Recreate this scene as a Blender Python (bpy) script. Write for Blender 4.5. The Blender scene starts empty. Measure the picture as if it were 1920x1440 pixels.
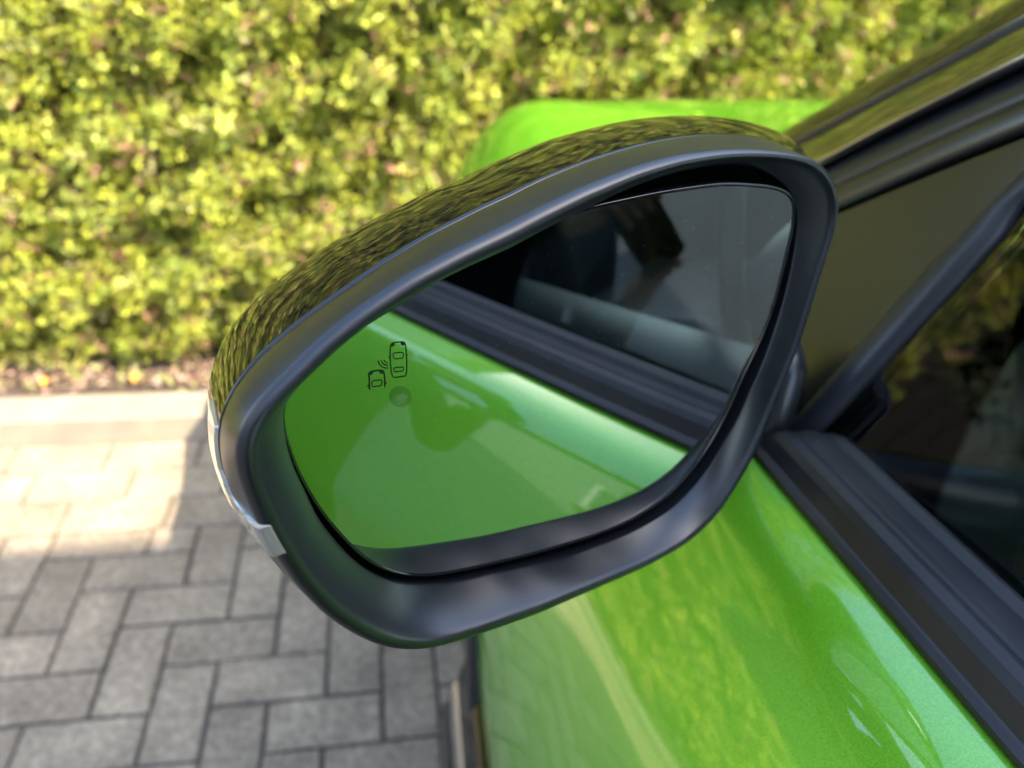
import bpy, bmesh, math, random
import numpy as np
from mathutils import Vector
random.seed(7); rng = np.random.default_rng(7)
scn = bpy.context.scene
COL = scn.collection
R_ = math.radians

# ------------------------------------------------------------------ camera
RM = np.array([[0.98586156, -0.15575223, 0.06179179],
               [-0.02953258, -0.52450777, -0.85089331],
               [0.16493881, 0.83703814, -0.52169181]])      # world -> (right, down, forward)
FPX = 1442.0
CAM = np.array([0.0, 0.0, 1.224])
cd = bpy.data.cameras.new('camera'); cam = bpy.data.objects.new('camera', cd); COL.objects.link(cam)
from mathutils import Matrix
M3 = Matrix(((RM[0][0], -RM[1][0], -RM[2][0]), (RM[0][1], -RM[1][1], -RM[2][1]), (RM[0][2], -RM[1][2], -RM[2][2])))
cam.matrix_world = Matrix.Translation(Vector(CAM)) @ M3.to_4x4()
cd.sensor_width = 36; cd.lens = FPX / 1920 * 36; cd.clip_start = 0.01; cd.clip_end = 400
cd.dof.use_dof = True; cd.dof.focus_distance = 0.288; cd.dof.aperture_fstop = 6.8
scn.camera = cam
# ------------------------------------------------------------------ light
LDIR = Vector((-0.78, 0.60, -1.0)).normalized()
sun = bpy.data.lights.new('sun', 'SUN'); sun.energy = 2.45; sun.angle = R_(0.4); sun.color = (1.0, 0.87, 0.67)
so = bpy.data.objects.new('sun', sun); COL.objects.link(so)
so.rotation_euler = LDIR.to_track_quat('-Z', 'Y').to_euler(); so.location = (6, -6, 9)
w = bpy.data.worlds.new('World'); scn.world = w; w.use_nodes = True
nt = w.node_tree; bg = nt.nodes['Background']
sky = nt.nodes.new('ShaderNodeTexSky'); sky.sky_type = 'NISHITA'; sky.sun_disc = False
sky.sun_elevation = math.asin(-LDIR.z); sky.sun_rotation = math.atan2(-LDIR.x, -LDIR.y)
sky.air_density = 1.0; sky.dust_density = 1.5
nt.links.new(sky.outputs[0], bg.inputs[0]); bg.inputs[1].default_value = 0.15
scn.view_settings.view_transform = 'Standard'; scn.view_settings.look = 'None'
scn.view_settings.gamma = 1; scn.view_settings.exposure = 2.8

# ------------------------------------------------------------------ helpers
def ray(px):
    d = np.array([(px[0]-960)/FPX, (px[1]-720)/FPX, 1.0]) @ RM
    return d/np.linalg.norm(d)
def onplane(px, n, pt):
    d = ray(px); n = np.array(n, float)
    return CAM + d*(np.dot(np.array(pt)-CAM, n)/np.dot(d, n))
def tag(o, label=None, cat=None, group=None, kind=None):
    if label: o['label'] = label
    if cat: o['category'] = cat
    if group: o['group'] = group
    if kind: o['kind'] = kind
    return o
def empty(name, loc=(0, 0, 0)):
    o = bpy.data.objects.new(name, None); COL.objects.link(o); o.location = loc; o.empty_display_size = 0.05
    return o
def mk(name, V, F, m, parent=None, smooth=False, uv=None):
    me = bpy.data.meshes.new(name)
    me.from_pydata([tuple(map(float, v)) for v in V], [], [tuple(map(int, f)) for f in F]); me.update()
    if smooth: me.polygons.foreach_set('use_smooth', [True]*len(me.polygons))
    if m: me.materials.append(m)
    o = bpy.data.objects.new(name, me); COL.objects.link(o)
    if parent:
        o.parent = parent
        if parent.type == 'EMPTY' : o.matrix_parent_inverse = Matrix.Translation(parent.location).inverted()
    return o
def fixn(o):
    bm = bmesh.new(); bm.from_mesh(o.data); bmesh.ops.recalc_face_normals(bm, faces=bm.faces); bm.to_mesh(o.data); bm.free(); return o
def loft(rings, closed=True, cap0=False, cap1=False):
    n = len(rings[0]); V = [p for r in rings for p in r]; F = []
    for i in range(len(rings)-1):
        for j in range(n if closed else n-1):
            k = (j+1) % n
            F.append((i*n+j, i*n+k, (i+1)*n+k, (i+1)*n+j))
    if cap0: F.append(tuple(range(n))[::-1])
    if cap1: F.append(tuple(range((len(rings)-1)*n, len(rings)*n)))
    return V, F
def box(x0, x1, y0, y1, z0, z1):
    V = [(x, y, z) for z in (z0, z1) for y in (y0, y1) for x in (x0, x1)]
    return V, [(0, 2, 3, 1), (4, 5, 7, 6), (0, 1, 5, 4), (2, 6, 7, 3), (0, 4, 6, 2), (1, 3, 7, 5)]
def join(parts):
    V, F = [], []
    for v, f in parts:
        b = len(V); V += list(v); F += [tuple(i+b for i in q) for q in f]
    return V, F
def tube(path, r, n=10, caps=True):
    path = [np.array(p, float) for p in path]; rings = []
    for i, p in enumerate(path):
        t = path[min(i+1, len(path)-1)]-path[max(i-1, 0)]; t /= np.linalg.norm(t)
        a = np.cross(t, [0.13, 0.2, 1.0]); a /= np.linalg.norm(a); b = np.cross(t, a)
        rr = r[i] if isinstance(r, (list, tuple)) else r
        rings.append([p+rr*(math.cos(k*2*math.pi/n)*a+math.sin(k*2*math.pi/n)*b) for k in range(n)])
    return loft(rings, True, caps, caps)
def crisp(o, deg=16):
    o.data.set_sharp_from_angle(angle=R_(deg)); return o
def bevel(o, wd, seg=2):
    b = o.modifiers.new('bevel', 'BEVEL'); b.width = wd; b.segments = seg; b.limit_method = 'ANGLE'; b.angle_limit = R_(40); b.harden_normals = False
    return o
def subsurf(o, l=2):
    s = o.modifiers.new('sub', 'SUBSURF'); s.levels = l; s.render_levels = l; return o
def solid(o, t, off=-1):
    s = o.modifiers.new('solid', 'SOLIDIFY'); s.thickness = t; s.offset = off; return o

# ------------------------------------------------------------------ materials
def nmat(name):
    m = bpy.data.materials.new(name); m.use_nodes = True
    return m, m.node_tree, m.node_tree.nodes['Principled BSDF']
def mat(name, col, rough=0.5, metal=0.0, coat=0.0, coatr=0.03, spec=0.5, bump=None, var=None, ior=1.5):
    m, t, p = nmat(name)
    p.inputs['Base Color'].default_value = (*col, 1); p.inputs['Roughness'].default_value = rough
    p.inputs['Metallic'].default_value = metal; p.inputs['Coat Weight'].default_value = coat
    p.inputs['Coat Roughness'].default_value = coatr; p.inputs['Specular IOR Level'].default_value = spec
    p.inputs['IOR'].default_value = ior
    tc = t.nodes.new('ShaderNodeTexCoord')
    if var:                        # (scale, other colour, detail)
        nz = t.nodes.new('ShaderNodeTexNoise'); nz.inputs['Scale'].default_value = var[0]; nz.inputs['Detail'].default_value = var[2]
        t.links.new(tc.outputs['Object'], nz.inputs['Vector'])
        mr = t.nodes.new('ShaderNodeMapRange'); mr.inputs[1].default_value = .35; mr.inputs[2].default_value = .65
        t.links.new(nz.outputs[0], mr.inputs[0])
        mx = t.nodes.new('ShaderNodeMix'); mx.data_type = 'RGBA'
        mx.inputs[6].default_value = (*col, 1); mx.inputs[7].default_value = (*var[1], 1)
        t.links.new(mr.outputs[0], mx.inputs[0]); t.links.new(mx.outputs[2], p.inputs['Base Color'])
    if bump:                       # (kind, scale, strength, distance)
        if bump[0] == 'noise':
            b = t.nodes.new('ShaderNodeTexNoise'); b.inputs['Detail'].default_value = 6; out = b.outputs[0]
        else:
            b = t.nodes.new('ShaderNodeTexVoronoi'); b.feature = 'DISTANCE_TO_EDGE'; out = b.outputs[0]
        b.inputs['Scale'].default_value = bump[1]; t.links.new(tc.outputs['Object'], b.inputs['Vector'])
        bp = t.nodes.new('ShaderNodeBump'); bp.inputs['Strength'].default_value = bump[2]; bp.inputs['Distance'].default_value = bump[3]
        t.links.new(out, bp.inputs['Height']); t.links.new(bp.outputs[0], p.inputs['Normal'])
    return m
def paint():
    m, t, p = nmat('lime_paint')
    p.inputs['Metallic'].default_value = .35; p.inputs['Roughness'].default_value = .38
    p.inputs['Coat Weight'].default_value = 1; p.inputs['Coat Roughness'].default_value = .015; p.inputs['Coat IOR'].default_value = 1.75
    tc = t.nodes.new('ShaderNodeTexCoord')
    v = t.nodes.new('ShaderNodeTexVoronoi'); v.inputs['Scale'].default_value = 1800; t.links.new(tc.outputs['Object'], v.inputs['Vector'])
    mx = t.nodes.new('ShaderNodeMix'); mx.data_type = 'RGBA'
    mx.inputs[6].default_value = (.120, .40, .008, 1); mx.inputs[7].default_value = (.19, .56, .022, 1)
    sp = t.nodes.new('ShaderNodeSeparateColor'); t.links.new(v.outputs['Color'], sp.inputs[0])
    t.links.new(sp.outputs[0], mx.inputs[0]); t.links.new(mx.outputs[2], p.inputs['Base Color'])
    # flake normals
    nm = t.nodes.new('ShaderNodeBump'); nm.inputs['Strength'].default_value = .10; nm.inputs['Distance'].default_value = .0002
    t.links.new(sp.outputs[1], nm.inputs['Height']); t.links.new(nm.outputs[0], p.inputs['Normal'])
    # very slight orange peel in the clear coat
    n2 = t.nodes.new('ShaderNodeTexNoise'); n2.inputs['Scale'].default_value = 55; t.links.new(tc.outputs['Object'], n2.inputs['Vector'])
    b2 = t.nodes.new('ShaderNodeBump'); b2.inputs['Strength'].default_value = .08; b2.inputs['Distance'].default_value = .0006
    t.links.new(n2.outputs[0], b2.inputs['Height']); t.links.new(b2.outputs[0], p.inputs['Coat Normal'])
    return m
def glassmat(name, tint, rough=0.0, ior=1.5):
    m = bpy.data.materials.new(name); m.use_nodes = True; t = m.node_tree; t.nodes.clear()
    o = t.nodes.new('ShaderNodeOutputMaterial'); mx = t.nodes.new('ShaderNodeMixShader'); fr = t.nodes.new('ShaderNodeFresnel'); fr.inputs[0].default_value = ior
    tr = t.nodes.new('ShaderNodeBsdfTransparent'); tr.inputs[0].default_value = (*tint, 1)
    gl = t.nodes.new('ShaderNodeBsdfGlossy'); gl.inputs['Roughness'].default_value = rough
    t.links.new(fr.outputs[0], mx.inputs[0]); t.links.new(tr.outputs[0], mx.inputs[1]); t.links.new(gl.outputs[0], mx.inputs[2]); t.links.new(mx.outputs[0], o.inputs[0])
    return m
M = {}
M['paint'] = paint()
M['gloss'] = mat('gloss_black', (.005, .005, .005), .015, ior=1.6)
M['satin'] = mat('satin_black_plastic', (.007, .0085, .011), .35, spec=.78, bump=('noise', 1500, .10, .0003))
M['grain'] = mat('grained_black_plastic', (.012, .013, .016), .42, bump=('voronoi', 1400, .12, .0003))
M['gloss_trim'] = mat('gloss_black_frame', (.005, .005, .005), .05, ior=2.1)
M['bright_frame'] = mat('polished_dark_frame', (.006, .006, .006), .06, ior=3.6)
M['rubber'] = mat('black_rubber', (.012, .0115, .013), .46, bump=('noise', 700, .08, .0004), var=(30, (.019, .018, .019), 4))
M['matte'] = mat('matte_black', (.012, .012, .012), .6)
M['bar'] = mat('frame_bar_plastic', (.017, .018, .023), .42, bump=('noise', 1500, .1, .0003))
M['panel'] = mat('sail_panel_plastic', (.012, .012, .011), .26, spec=.9, bump=('noise', 1800, .12, .0002))
M['leather'] = mat('dark_leather', (.045, .056, .054), .42, bump=('voronoi', 420, .5, .0012), var=(9, (.055, .068, .065), 4))
M['carddark'] = mat('door_card_plastic', (.010, .014, .015), .5, bump=('voronoi', 520, .4, .001))
M['lining'] = mat('pillar_lining_cloth', (.016, .022, .022), .7, bump=('noise', 500, .3, .0006))
M['mirror'] = mat('mirror_silver', (.60, .63, .64), 0.0, metal=1.0)
M['print'] = mat('printed_black', (.004, .006, .004), .4)
M['glass'] = glassmat('tinted_window_glass', (.66, .75, .73), ior=1.66)
M['wind'] = glassmat('windscreen_glass', (.95, .97, .96))
M['chrome'] = mat('bright_trim', (.75, .75, .72), .18, metal=1.0)
M['lens'] = mat('clear_lamp_lens', (.42, .40, .35), .10, metal=.25, coat=1, coatr=.02, bump=('noise', 160, .3, .0006))
M['skin'] = mat('skin', (.60, .34, .24), .5, bump=('noise', 180, .15, .001), var=(40, (.66, .38, .28), 4))
M['jacket'] = mat('dark_jacket_cloth', (.018, .018, .022), .85, bump=('noise', 300, .4, .001))
M['trouser'] = mat('dark_denim', (.02, .028, .05), .85, bump=('noise', 400, .4, .001))
M['hair'] = mat('brown_hair', (.04, .025, .015), .6, bump=('noise', 200, .6, .002))
M['shoe'] = mat('black_leather_shoe', (.015, .013, .012), .35)
M['phone'] = mat('phone_glass_back', (.03, .03, .035), .18, coat=1)
M['render'] = mat('blue_grey_wall_render', (.27, .31, .35), .9, bump=('noise', 60, .3, .004), var=(3, (.24, .28, .32), 5))  # blue-grey stands in for shade on the left house wall
M['render2'] = mat('grey_wall_render', (.60, .58, .55), .9, bump=('noise', 60, .3, .004), var=(3, (.54, .52, .49), 5))
M['pvc'] = mat('white_window_frame', (.78, .78, .76), .35)
M['pane'] = mat('house_window_pane', (.03, .04, .05), .03, coat=1)
M['tile'] = mat('clay_roof_tile', (.13, .06, .04), .7, var=(6, (.09, .05, .04), 4))
M['kerb'] = mat('pale_concrete_kerb', (.33, .28, .21), .85, bump=('noise', 140, .4, .002), var=(11, (.25, .22, .175), 8))
M['jsand'] = mat('joint_sand', (.055, .048, .042), .95, bump=('noise', 300, .6, .003), var=(40, (.085, .072, .06), 6))
M['soil'] = mat('dark_soil', (.05, .035, .025), .95, bump=('noise', 50, .8, .02), var=(14, (.085, .055, .04), 8))
def vcol(name, rough, trans=0.0):
    m, t, p = nmat(name)
    a = t.nodes.new('ShaderNodeAttribute'); a.attribute_name = 'tint'
    t.links.new(a.outputs['Color'], p.inputs['Base Color']); p.inputs['Roughness'].default_value = rough
    p.inputs['Specular IOR Level'].default_value = .35
    if trans:
        tl = t.nodes.new('ShaderNodeBsdfTranslucent'); t.links.new(a.outputs['Color'], tl.inputs[0])
        mx = t.nodes.new('ShaderNodeMixShader'); mx.inputs[0].default_value = trans
        t.links.new(p.outputs[0], mx.inputs[1]); t.links.new(tl.outputs[0], mx.inputs[2])
        t.links.new(mx.outputs[0], t.nodes['Material Output'].inputs[0])
    return m
M['leaf'] = vcol('hedge_leaf', .55, .25)
M['litter'] = vcol('leaf_litter', .8)
def pavermat():
    m, t, p = nmat('grey_paver')
    tc = t.nodes.new('ShaderNodeTexCoord'); ge = t.nodes.new('ShaderNodeNewGeometry'); oi = t.nodes.new('ShaderNodeObjectInfo')
    n1 = t.nodes.new('ShaderNodeTexNoise'); n1.inputs['Scale'].default_value = 150; n1.inputs['Detail'].default_value = 5; n1.inputs['Roughness'].default_value = .8
    n2 = t.nodes.new('ShaderNodeTexNoise'); n2.inputs['Scale'].default_value = 9; n2.inputs['Detail'].default_value = 8
    for n in (n1, n2): t.links.new(ge.outputs['Position'], n.inputs['Vector'])
    def rng_(src, a, b, c, d):
        r = t.nodes.new('ShaderNodeMapRange'); r.inputs[1].default_value = a; r.inputs[2].default_value = b; r.inputs[3].default_value = c; r.inputs[4].default_value = d
        t.links.new(src, r.inputs[0]); return r.outputs[0]
    a = rng_(n1.outputs[0], .3, .7, .50, 1.50); n3 = t.nodes.new('ShaderNodeTexNoise'); n3.inputs['Scale'].default_value = 62; n3.inputs['Detail'].default_value = 3; t.links.new(ge.outputs['Position'], n3.inputs['Vector']); n2b = t.nodes.new('ShaderNodeMath'); n2b.operation = 'MULTIPLY'; t.links.new(rng_(n2.outputs[0], .3, .7, .78, 1.2), n2b.inputs[0]); t.links.new(rng_(n3.outputs[0], .35, .65, .80, 1.22), n2b.inputs[1]); b = n2b.outputs[0]; c = rng_(oi.outputs['Random'], 0, 1, .88, 1.1)
    mu = t.nodes.new('ShaderNodeMath'); mu.operation = 'MULTIPLY'; t.links.new(a, mu.inputs[0]); t.links.new(b, mu.inputs[1])
    m2 = t.nodes.new('ShaderNodeMath'); m2.operation = 'MULTIPLY'; t.links.new(mu.outputs[0], m2.inputs[0]); t.links.new(c, m2.inputs[1])
    vm = t.nodes.new('ShaderNodeVectorMath'); vm.operation = 'SCALE'; vm.inputs[0].default_value = (.315, .250, .180)
    t.links.new(m2.outputs[0], vm.inputs['Scale']); t.links.new(vm.outputs[0], p.inputs['Base Color'])
    p.inputs['Roughness'].default_value = .85
    bp = t.nodes.new('ShaderNodeBump'); bp.inputs['Strength'].default_value = .8; bp.inputs['Distance'].default_value = .0025
    t.links.new(n1.outputs[0], bp.inputs['Height']); t.links.new(bp.outputs[0], p.inputs['Normal'])
    return m
M['paver'] = pavermat()

# ================================================================== GROUND
g = mk('ground', *box(-60, 60, -60, 60, -.30, -.06), M['soil']); tag(g, 'flat brown soil ground around the driveway', kind='structure')
drive = mk('driveway', *box(-6, 8, -4.5, 1.737, -.05, -.006), M['jsand']); tag(drive, 'grey block paved driveway in herringbone pattern', kind='structure')
OX, OY, U = -.6185, 1.2196, .1
YB = 1.400
def brickmesh(lx, ly, name='brick'):
    j = .0035; c = .0028; x, y = lx/2-j, ly/2-j
    V = [(-x, -y, -.045), (x, -y, -.045), (x, y, -.045), (-x, y, -.045), (-x, -y, -c), (x, -y, -c), (x, y, -c), (-x, y, -c),
         (-x+c, -y+c, 0), (x-c, -y+c, 0), (x-c, y-c, 0), (-x+c, y-c, 0)]
    F = [(8, 9, 10, 11)]
    for a in (0, 4):
        for i in range(4): F.append((a+i, a+(i+1) % 4, a+4+(i+1) % 4, a+4+i))
    return V, F
cells = []
for j in range(-60, 3):
    for k in range(-18, 25):
        for (x, y, lx, ly) in ((-j+4*k, j, 2, 1), (2-j+4*k, j, 1, 2)):
            x0, y0 = OX+x*U, OY+y*U; x1, y1 = x0+lx*U, min(y0+ly*U, YB)
            if y1-y0 < .02 or x0 < -6 or x1 > 8 or y0 < -4.5: continue
            cells.append(((x0+x1)/2, (y0+y1)/2, round(x1-x0, 4), round(y1-y0, 4)))
RP = (1.737-YB)/3
for r in range(3):
    for k in range(-26, 36):
        x0 = -.72+.11*(r % 2)+.22*k + (.03 if r == 2 else 0)
        cells.append((x0+.11, YB+(r+.5)*RP, .22, RP))
cells = [c for c in cells]
def near(c): return -1.45 < c[0] < .30 and .30 < c[1]
nearc = sorted([c for c in cells if near(c)], key=lambda c: (c[0]+.3)**2+(c[1]-1.2)**2)[:300]
ns = set(nearc); meshes = {}
for c in nearc:
    k = (round(c[2], 3), round(c[3], 3))
    if k not in meshes:
        V, F = brickmesh(c[2], c[3]); me = bpy.data.meshes.new('brick'); me.from_pydata(V, [], F); me.materials.append(M['paver']); meshes[k] = me
    o = bpy.data.objects.new('brick', meshes[k]); COL.objects.link(o); o.parent = drive
    o.location = (c[0]+rng.normal(0, .0006), c[1]+rng.normal(0, .0006), rng.normal(0, .0009)); o.rotation_euler = (rng.normal(0, .005), rng.normal(0, .004), rng.normal(0, .004))
parts = []
for c in cells:
    if c in ns: continue
    V, F = brickmesh(c[2], c[3]); dz = rng.normal(0, .0008)
    parts.append(([(v[0]+c[0], v[1]+c[1], v[2]+dz) for v in V], F))
tag(mk('far_bricks', *join(parts), M['paver'], drive), kind='stuff')
# raised kerb stones
kerb = empty('kerb', (0, 1.8, 0)); tag(kerb, 'pale concrete kerb stones between paving and hedge', kind='structure')
x = -5.95; first = None
while x < 7.5:
    if first is None:
        V, F = box(-.498, .498, 0, .118, -.05, .077); first = mk('kerb_stone', V, F, M['kerb'], kerb); bevel(first, .006, 3); o = first
    else:
        o = first.copy(); COL.objects.link(o)
    o.matrix_parent_inverse = Matrix.Identity(4); o.location = (x, -.0625, rng.normal(0, .001)); x += 1.0
bed = mk('planting_bed', *box(-6, 8, 1.857, 4.2, -.055, .060), M['soil']); tag(bed, 'dark soil bed under the hedge', kind='structure')

# ================================================================== HEDGE
def tufts(n, xr, yfun, zr, size, name, parent, pal, leafn=14, seed=1, dens=None, depth=.16, leafs=1.0):
    r = np.random.default_rng(seed)
    X = r.uniform(*xr, n); Z = r.uniform(*zr, n)
    # lumpy relief: sum of random bumps
    def relief(X, Z):
        h = np.zeros_like(X)
        for f, a in ((4.1, .006), (13.0, .018), (27.0, .034), (47.0, .016)):
            for k in range(4):
                th, ph = rr2.uniform(0, 6.28, 2); h += a*.6*np.sin(f*(X*math.cos(th)+Z*math.sin(th))*1.0*(1+.2*k)+ph)
        return h
    rr2 = np.random.default_rng(99)
    Y = yfun(X, Z)+relief(X, Z)+np.abs(r.normal(0, depth*.35, n))
    size_ = size*r.uniform(.6, 1.35, n)
    # spray axis: outwards (-y), random droop/lift
    ax = np.stack([r.normal(0, .65, n), -1+r.normal(0, .35, n), r.normal(.25, .6, n)], 1); ax /= np.linalg.norm(ax, axis=1)[:, None]
    side = np.cross(ax, r.normal(0, 1, (n, 3))); side /= np.linalg.norm(side, axis=1)[:, None]
    nrm = np.cross(ax, side)
    P = np.stack([X, Y, Z], 1)
    # template of flat fan: leaf i at t along axis with side offset
    K = leafn
    t = np.linspace(.05, 1, K); sgn = np.where(np.arange(K) % 2, 1, -1)
    V = np.empty((n, K, 4, 3)); C = np.empty((n, K, 3))
    base = pal[r.choice(len(pal), n, p=[p[3] for p in pal]), :3] if isinstance(pal, np.ndarray) and False else np.array([pal[i][:3] for i in r.choice(len(pal), n, p=[q[3] for q in pal])])
    bright = r.uniform(.78, 1.22, n)
    for i in range(K):
        o = sgn[i]*.30*(1-t[i]*.75)
        c = P+(ax*t[i]+side*o+nrm*r.normal(0, .08, n)[:, None])*size_[:, None]
        d = ax*(.8+r.uniform(-.2, .2, n)[:, None])+side*sgn[i]*.55+nrm*r.normal(0, .35, n)[:, None]; d /= np.linalg.norm(d, axis=1)[:, None]
        s = np.cross(d, nrm+side*r.normal(0, .5, n)[:, None]); s /= np.linalg.norm(s, axis=1)[:, None]
        L = (size_*.27*leafs*r.uniform(.8, 1.2, n))[:, None]; W = L*.36
        V[:, i, 0] = c-d*L*.5; V[:, i, 1] = c+s*W; V[:, i, 2] = c+d*L*.6; V[:, i, 3] = c-s*W
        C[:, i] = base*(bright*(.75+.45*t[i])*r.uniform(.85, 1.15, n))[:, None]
    V = V.reshape(-1, 3); nf = n*K
    me = bpy.data.meshes.new(name); me.vertices.add(len(V)); me.vertices.foreach_set('co', V.ravel().astype(np.float32))
    me.loops.add(nf*4); me.loops.foreach_set('vertex_index', np.arange(nf*4, dtype=np.int32))
    me.polygons.add(nf); me.polygons.foreach_set('loop_start', np.arange(nf, dtype=np.int32)*4)
    me.polygons.foreach_set('loop_total', np.full(nf, 4, dtype=np.int32)); me.update()
    at = me.color_attributes.new('tint', 'FLOAT_COLOR', 'POINT')
    cc = np.ones((nf, 4, 4), np.float32); cc[:, :, :3] = C.reshape(-1, 1, 3); at.data.foreach_set('color', cc.ravel())
    me.materials.append(M['leaf'])
    o = bpy.data.objects.new(name, me); COL.objects.link(o); o.parent = parent; o.matrix_parent_inverse = Matrix.Translation(parent.location).inverted()
    return tag(o, kind='stuff')
PAL = [(.46, .49, .065, .36), (.36, .42, .085, .25), (.22, .30, .06, .08), (.54, .54, .11, .12), (.34, .32, .14, .09), (.50, .26, .18, .06), (.24, .14, .09, .04)]
hedge = empty('hedge', (0, 2.4, 0)); tag(hedge, 'tall clipped conifer hedge with sunlit yellow green tips behind the kerb', 'hedge')
HT = 2.8
yf = lambda X, Z: 2.03+.05*np.sin(X*1.7)+np.clip(.30-Z, 0, 1)*.25
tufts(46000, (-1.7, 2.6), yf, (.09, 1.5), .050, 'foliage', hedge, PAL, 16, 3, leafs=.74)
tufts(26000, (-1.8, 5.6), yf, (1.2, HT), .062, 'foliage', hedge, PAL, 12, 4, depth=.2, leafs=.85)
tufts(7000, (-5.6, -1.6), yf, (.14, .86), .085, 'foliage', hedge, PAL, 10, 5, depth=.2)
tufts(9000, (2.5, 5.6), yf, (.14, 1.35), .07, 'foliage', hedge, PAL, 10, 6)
# hedge top
def topf(n, seed):
    return None
core = mk('inner_branches', *join([box(-1.50, 5.6, 2.30, 3.0, .16, HT-.15), box(-5.6, -1.502, 2.24, 3.0, .16, .74)]), mat('hedge_core', (.035, .025, .015), .95, var=(30, (.05, .045, .015), 6), bump=('noise', 30, 1, .05)), hedge)
tw = []
r3 = np.random.default_rng(5)
for i in range(1500):
    x = r3.uniform(-2.3, 3); z = r3.uniform(.05, 1.6 if x > -1.6 else .6); y = 2.22
    d = np.array([r3.normal(0, .5), -1, r3.normal(.3, .4)]); d /= np.linalg.norm(d); L = r3.uniform(.05, .2)
    tw.append(tube([(x, y, z), tuple(np.array([x, y, z])+d*L)], [.004, .0015], 4, False))
for i in range(26):
    x = -4.4+i*.39+r3.normal(0, .03); tw.append(tube([(x, 2.5, .03), (x+r3.normal(0, .03), 2.5, .5)], [.03, .022], 7, False))
tag(mk('twigs', *join(tw), mat('bark', (.12, .07, .05), .9), hedge), kind='stuff')
# top foliage of hedge
def topleaf():
    r = np.random.default_rng(8); n = 9000
    V = []; F = []; C = []
    for i in range(n):
        x = r.uniform(-5.6, 5.6); p = np.array([x, r.uniform(2.06, 3.1), (HT-.1 if x > -1.75 else .80)+r.normal(0, .04)])
        for k in range(5):
            q = p+r.normal(0, .03, 3); d = r.normal(0, 1, 3); d[2] = abs(d[2]); d /= np.linalg.norm(d); s = np.cross(d, r.normal(0, 1, 3)); s /= np.linalg.norm(s)
            b = len(V); V += [q-d*.015, q+s*.007, q+d*.018, q-s*.007]; F.append((b, b+1, b+2, b+3))
    return V, F
V, F = topleaf(); o = mk('foliage', V, F, None, hedge); o.data.materials.append(mat('hedge_top_leaf', (.2, .28, .035), .6, var=(8, (.3, .36, .05), 4))); tag(o, kind='stuff')
fe = empty('timber_fence', (-4.4, 3.4, 0)); tag(fe, 'dark stained board fence standing beyond the low end of the hedge', 'fence')  # unseen fence, added so the side window reflects something dark and smooth
dkw = mat('dark_stained_timber', (.022, .019, .016), .75, bump=('noise', 90, .5, .002), var=(14, (.032, .027, .022), 6))
bme = None
for k in range(38):
    if bme is None: ob = mk('board', *box(-.066, .066, -.009, .009, .03, 1.95), dkw, fe); bevel(ob, .003, 1); bme = ob
    else: ob = bme.copy(); COL.objects.link(ob)
    ob.matrix_parent_inverse = Matrix.Identity(4); ob.location = (2.55-k*.14, (.012 if k % 2 else -.012), rng.normal(0, .004))
for zz in (.35, 1.65): mk('rail', *box(-7.2, -1.75, 3.43, 3.48, zz, zz+.08), dkw, fe)
for k in range(4): mk('post', *box(-1.80-k*1.78, -1.70-k*1.78, 3.482, 3.58, -.05, 2.02), dkw, fe)
# unseen dark evergreens, added to block sky from paint and glass reflections
DPAL = [(.020, .036, .014, .5), (.030, .050, .018, .35), (.045, .060, .020, .15)]
for i, (tx, ty, th_) in enumerate(((-2.75, 4.75, 4.3), (-4.5, 4.9, 5.0), (-6.3, 4.7, 4.4))):
    lab = ['dark evergreen tree nearest the car beyond the low end of the hedge', 'tallest dark evergreen in the middle beyond the low hedge', 'dark evergreen farthest left beyond the low hedge'][i]
    tr = empty('evergreen_tree', (tx, ty, 0)); tag(tr, lab, 'tree', 'dark evergreens beyond the hedge')
    mk('trunk', *tube([(tx, ty, -.05), (tx+.03, ty, 1.0), (tx, ty, th_*.8)], [.13, .10, .03], 10), mat('tree_bark', (.06, .045, .035), .9), tr)
    r_ = np.random.default_rng(40+i); n_ = 9000; hz = r_.uniform(.12, 1, n_)**.9; aa = r_.uniform(0, 6.28, n_)
    rad = (1.35*(1-hz)**.55+.05)*(.82+.18*np.sin(aa*5+hz*9))*r_.uniform(.75, 1.05, n_)
    Vt, Ft = [], []
    c_ = np.stack([tx+rad*np.cos(aa), ty+rad*np.sin(aa), hz*th_], 1)
    for k in range(n_):
        d_ = np.array([math.cos(aa[k]), math.sin(aa[k]), r_.normal(.2, .5)])+r_.normal(0, .3, 3); d_ /= np.linalg.norm(d_)
        s_ = np.cross(d_, r_.normal(0, 1, 3)); s_ /= np.linalg.norm(s_); b = len(Vt); L_ = r_.uniform(.06, .13)
        Vt += [c_[k]-d_*L_, c_[k]+s_*L_*.5, c_[k]+d_*L_, c_[k]-s_*L_*.5]; Ft.append((b, b+1, b+2, b+3))
    cr_ = mk('crown', Vt, Ft, mat('evergreen_leaf', DPAL[0][:3], .7, var=(6, DPAL[1][:3], 5)), tr); cr_['kind'] = 'stuff'
    core_ = [[(tx+rr_*math.cos(q), ty+rr_*math.sin(q), z_*th_) for q in np.linspace(0, 6.283, 16, endpoint=False)] for z_, rr_ in ((.05, .7), (.3, 1.05), (.6, .8), (.85, .42), (.96, .1))]
    mk('inner_branches', *loft(core_, True, True, True), mat('evergreen_core', (.012, .015, .008), .95), tr)
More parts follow.
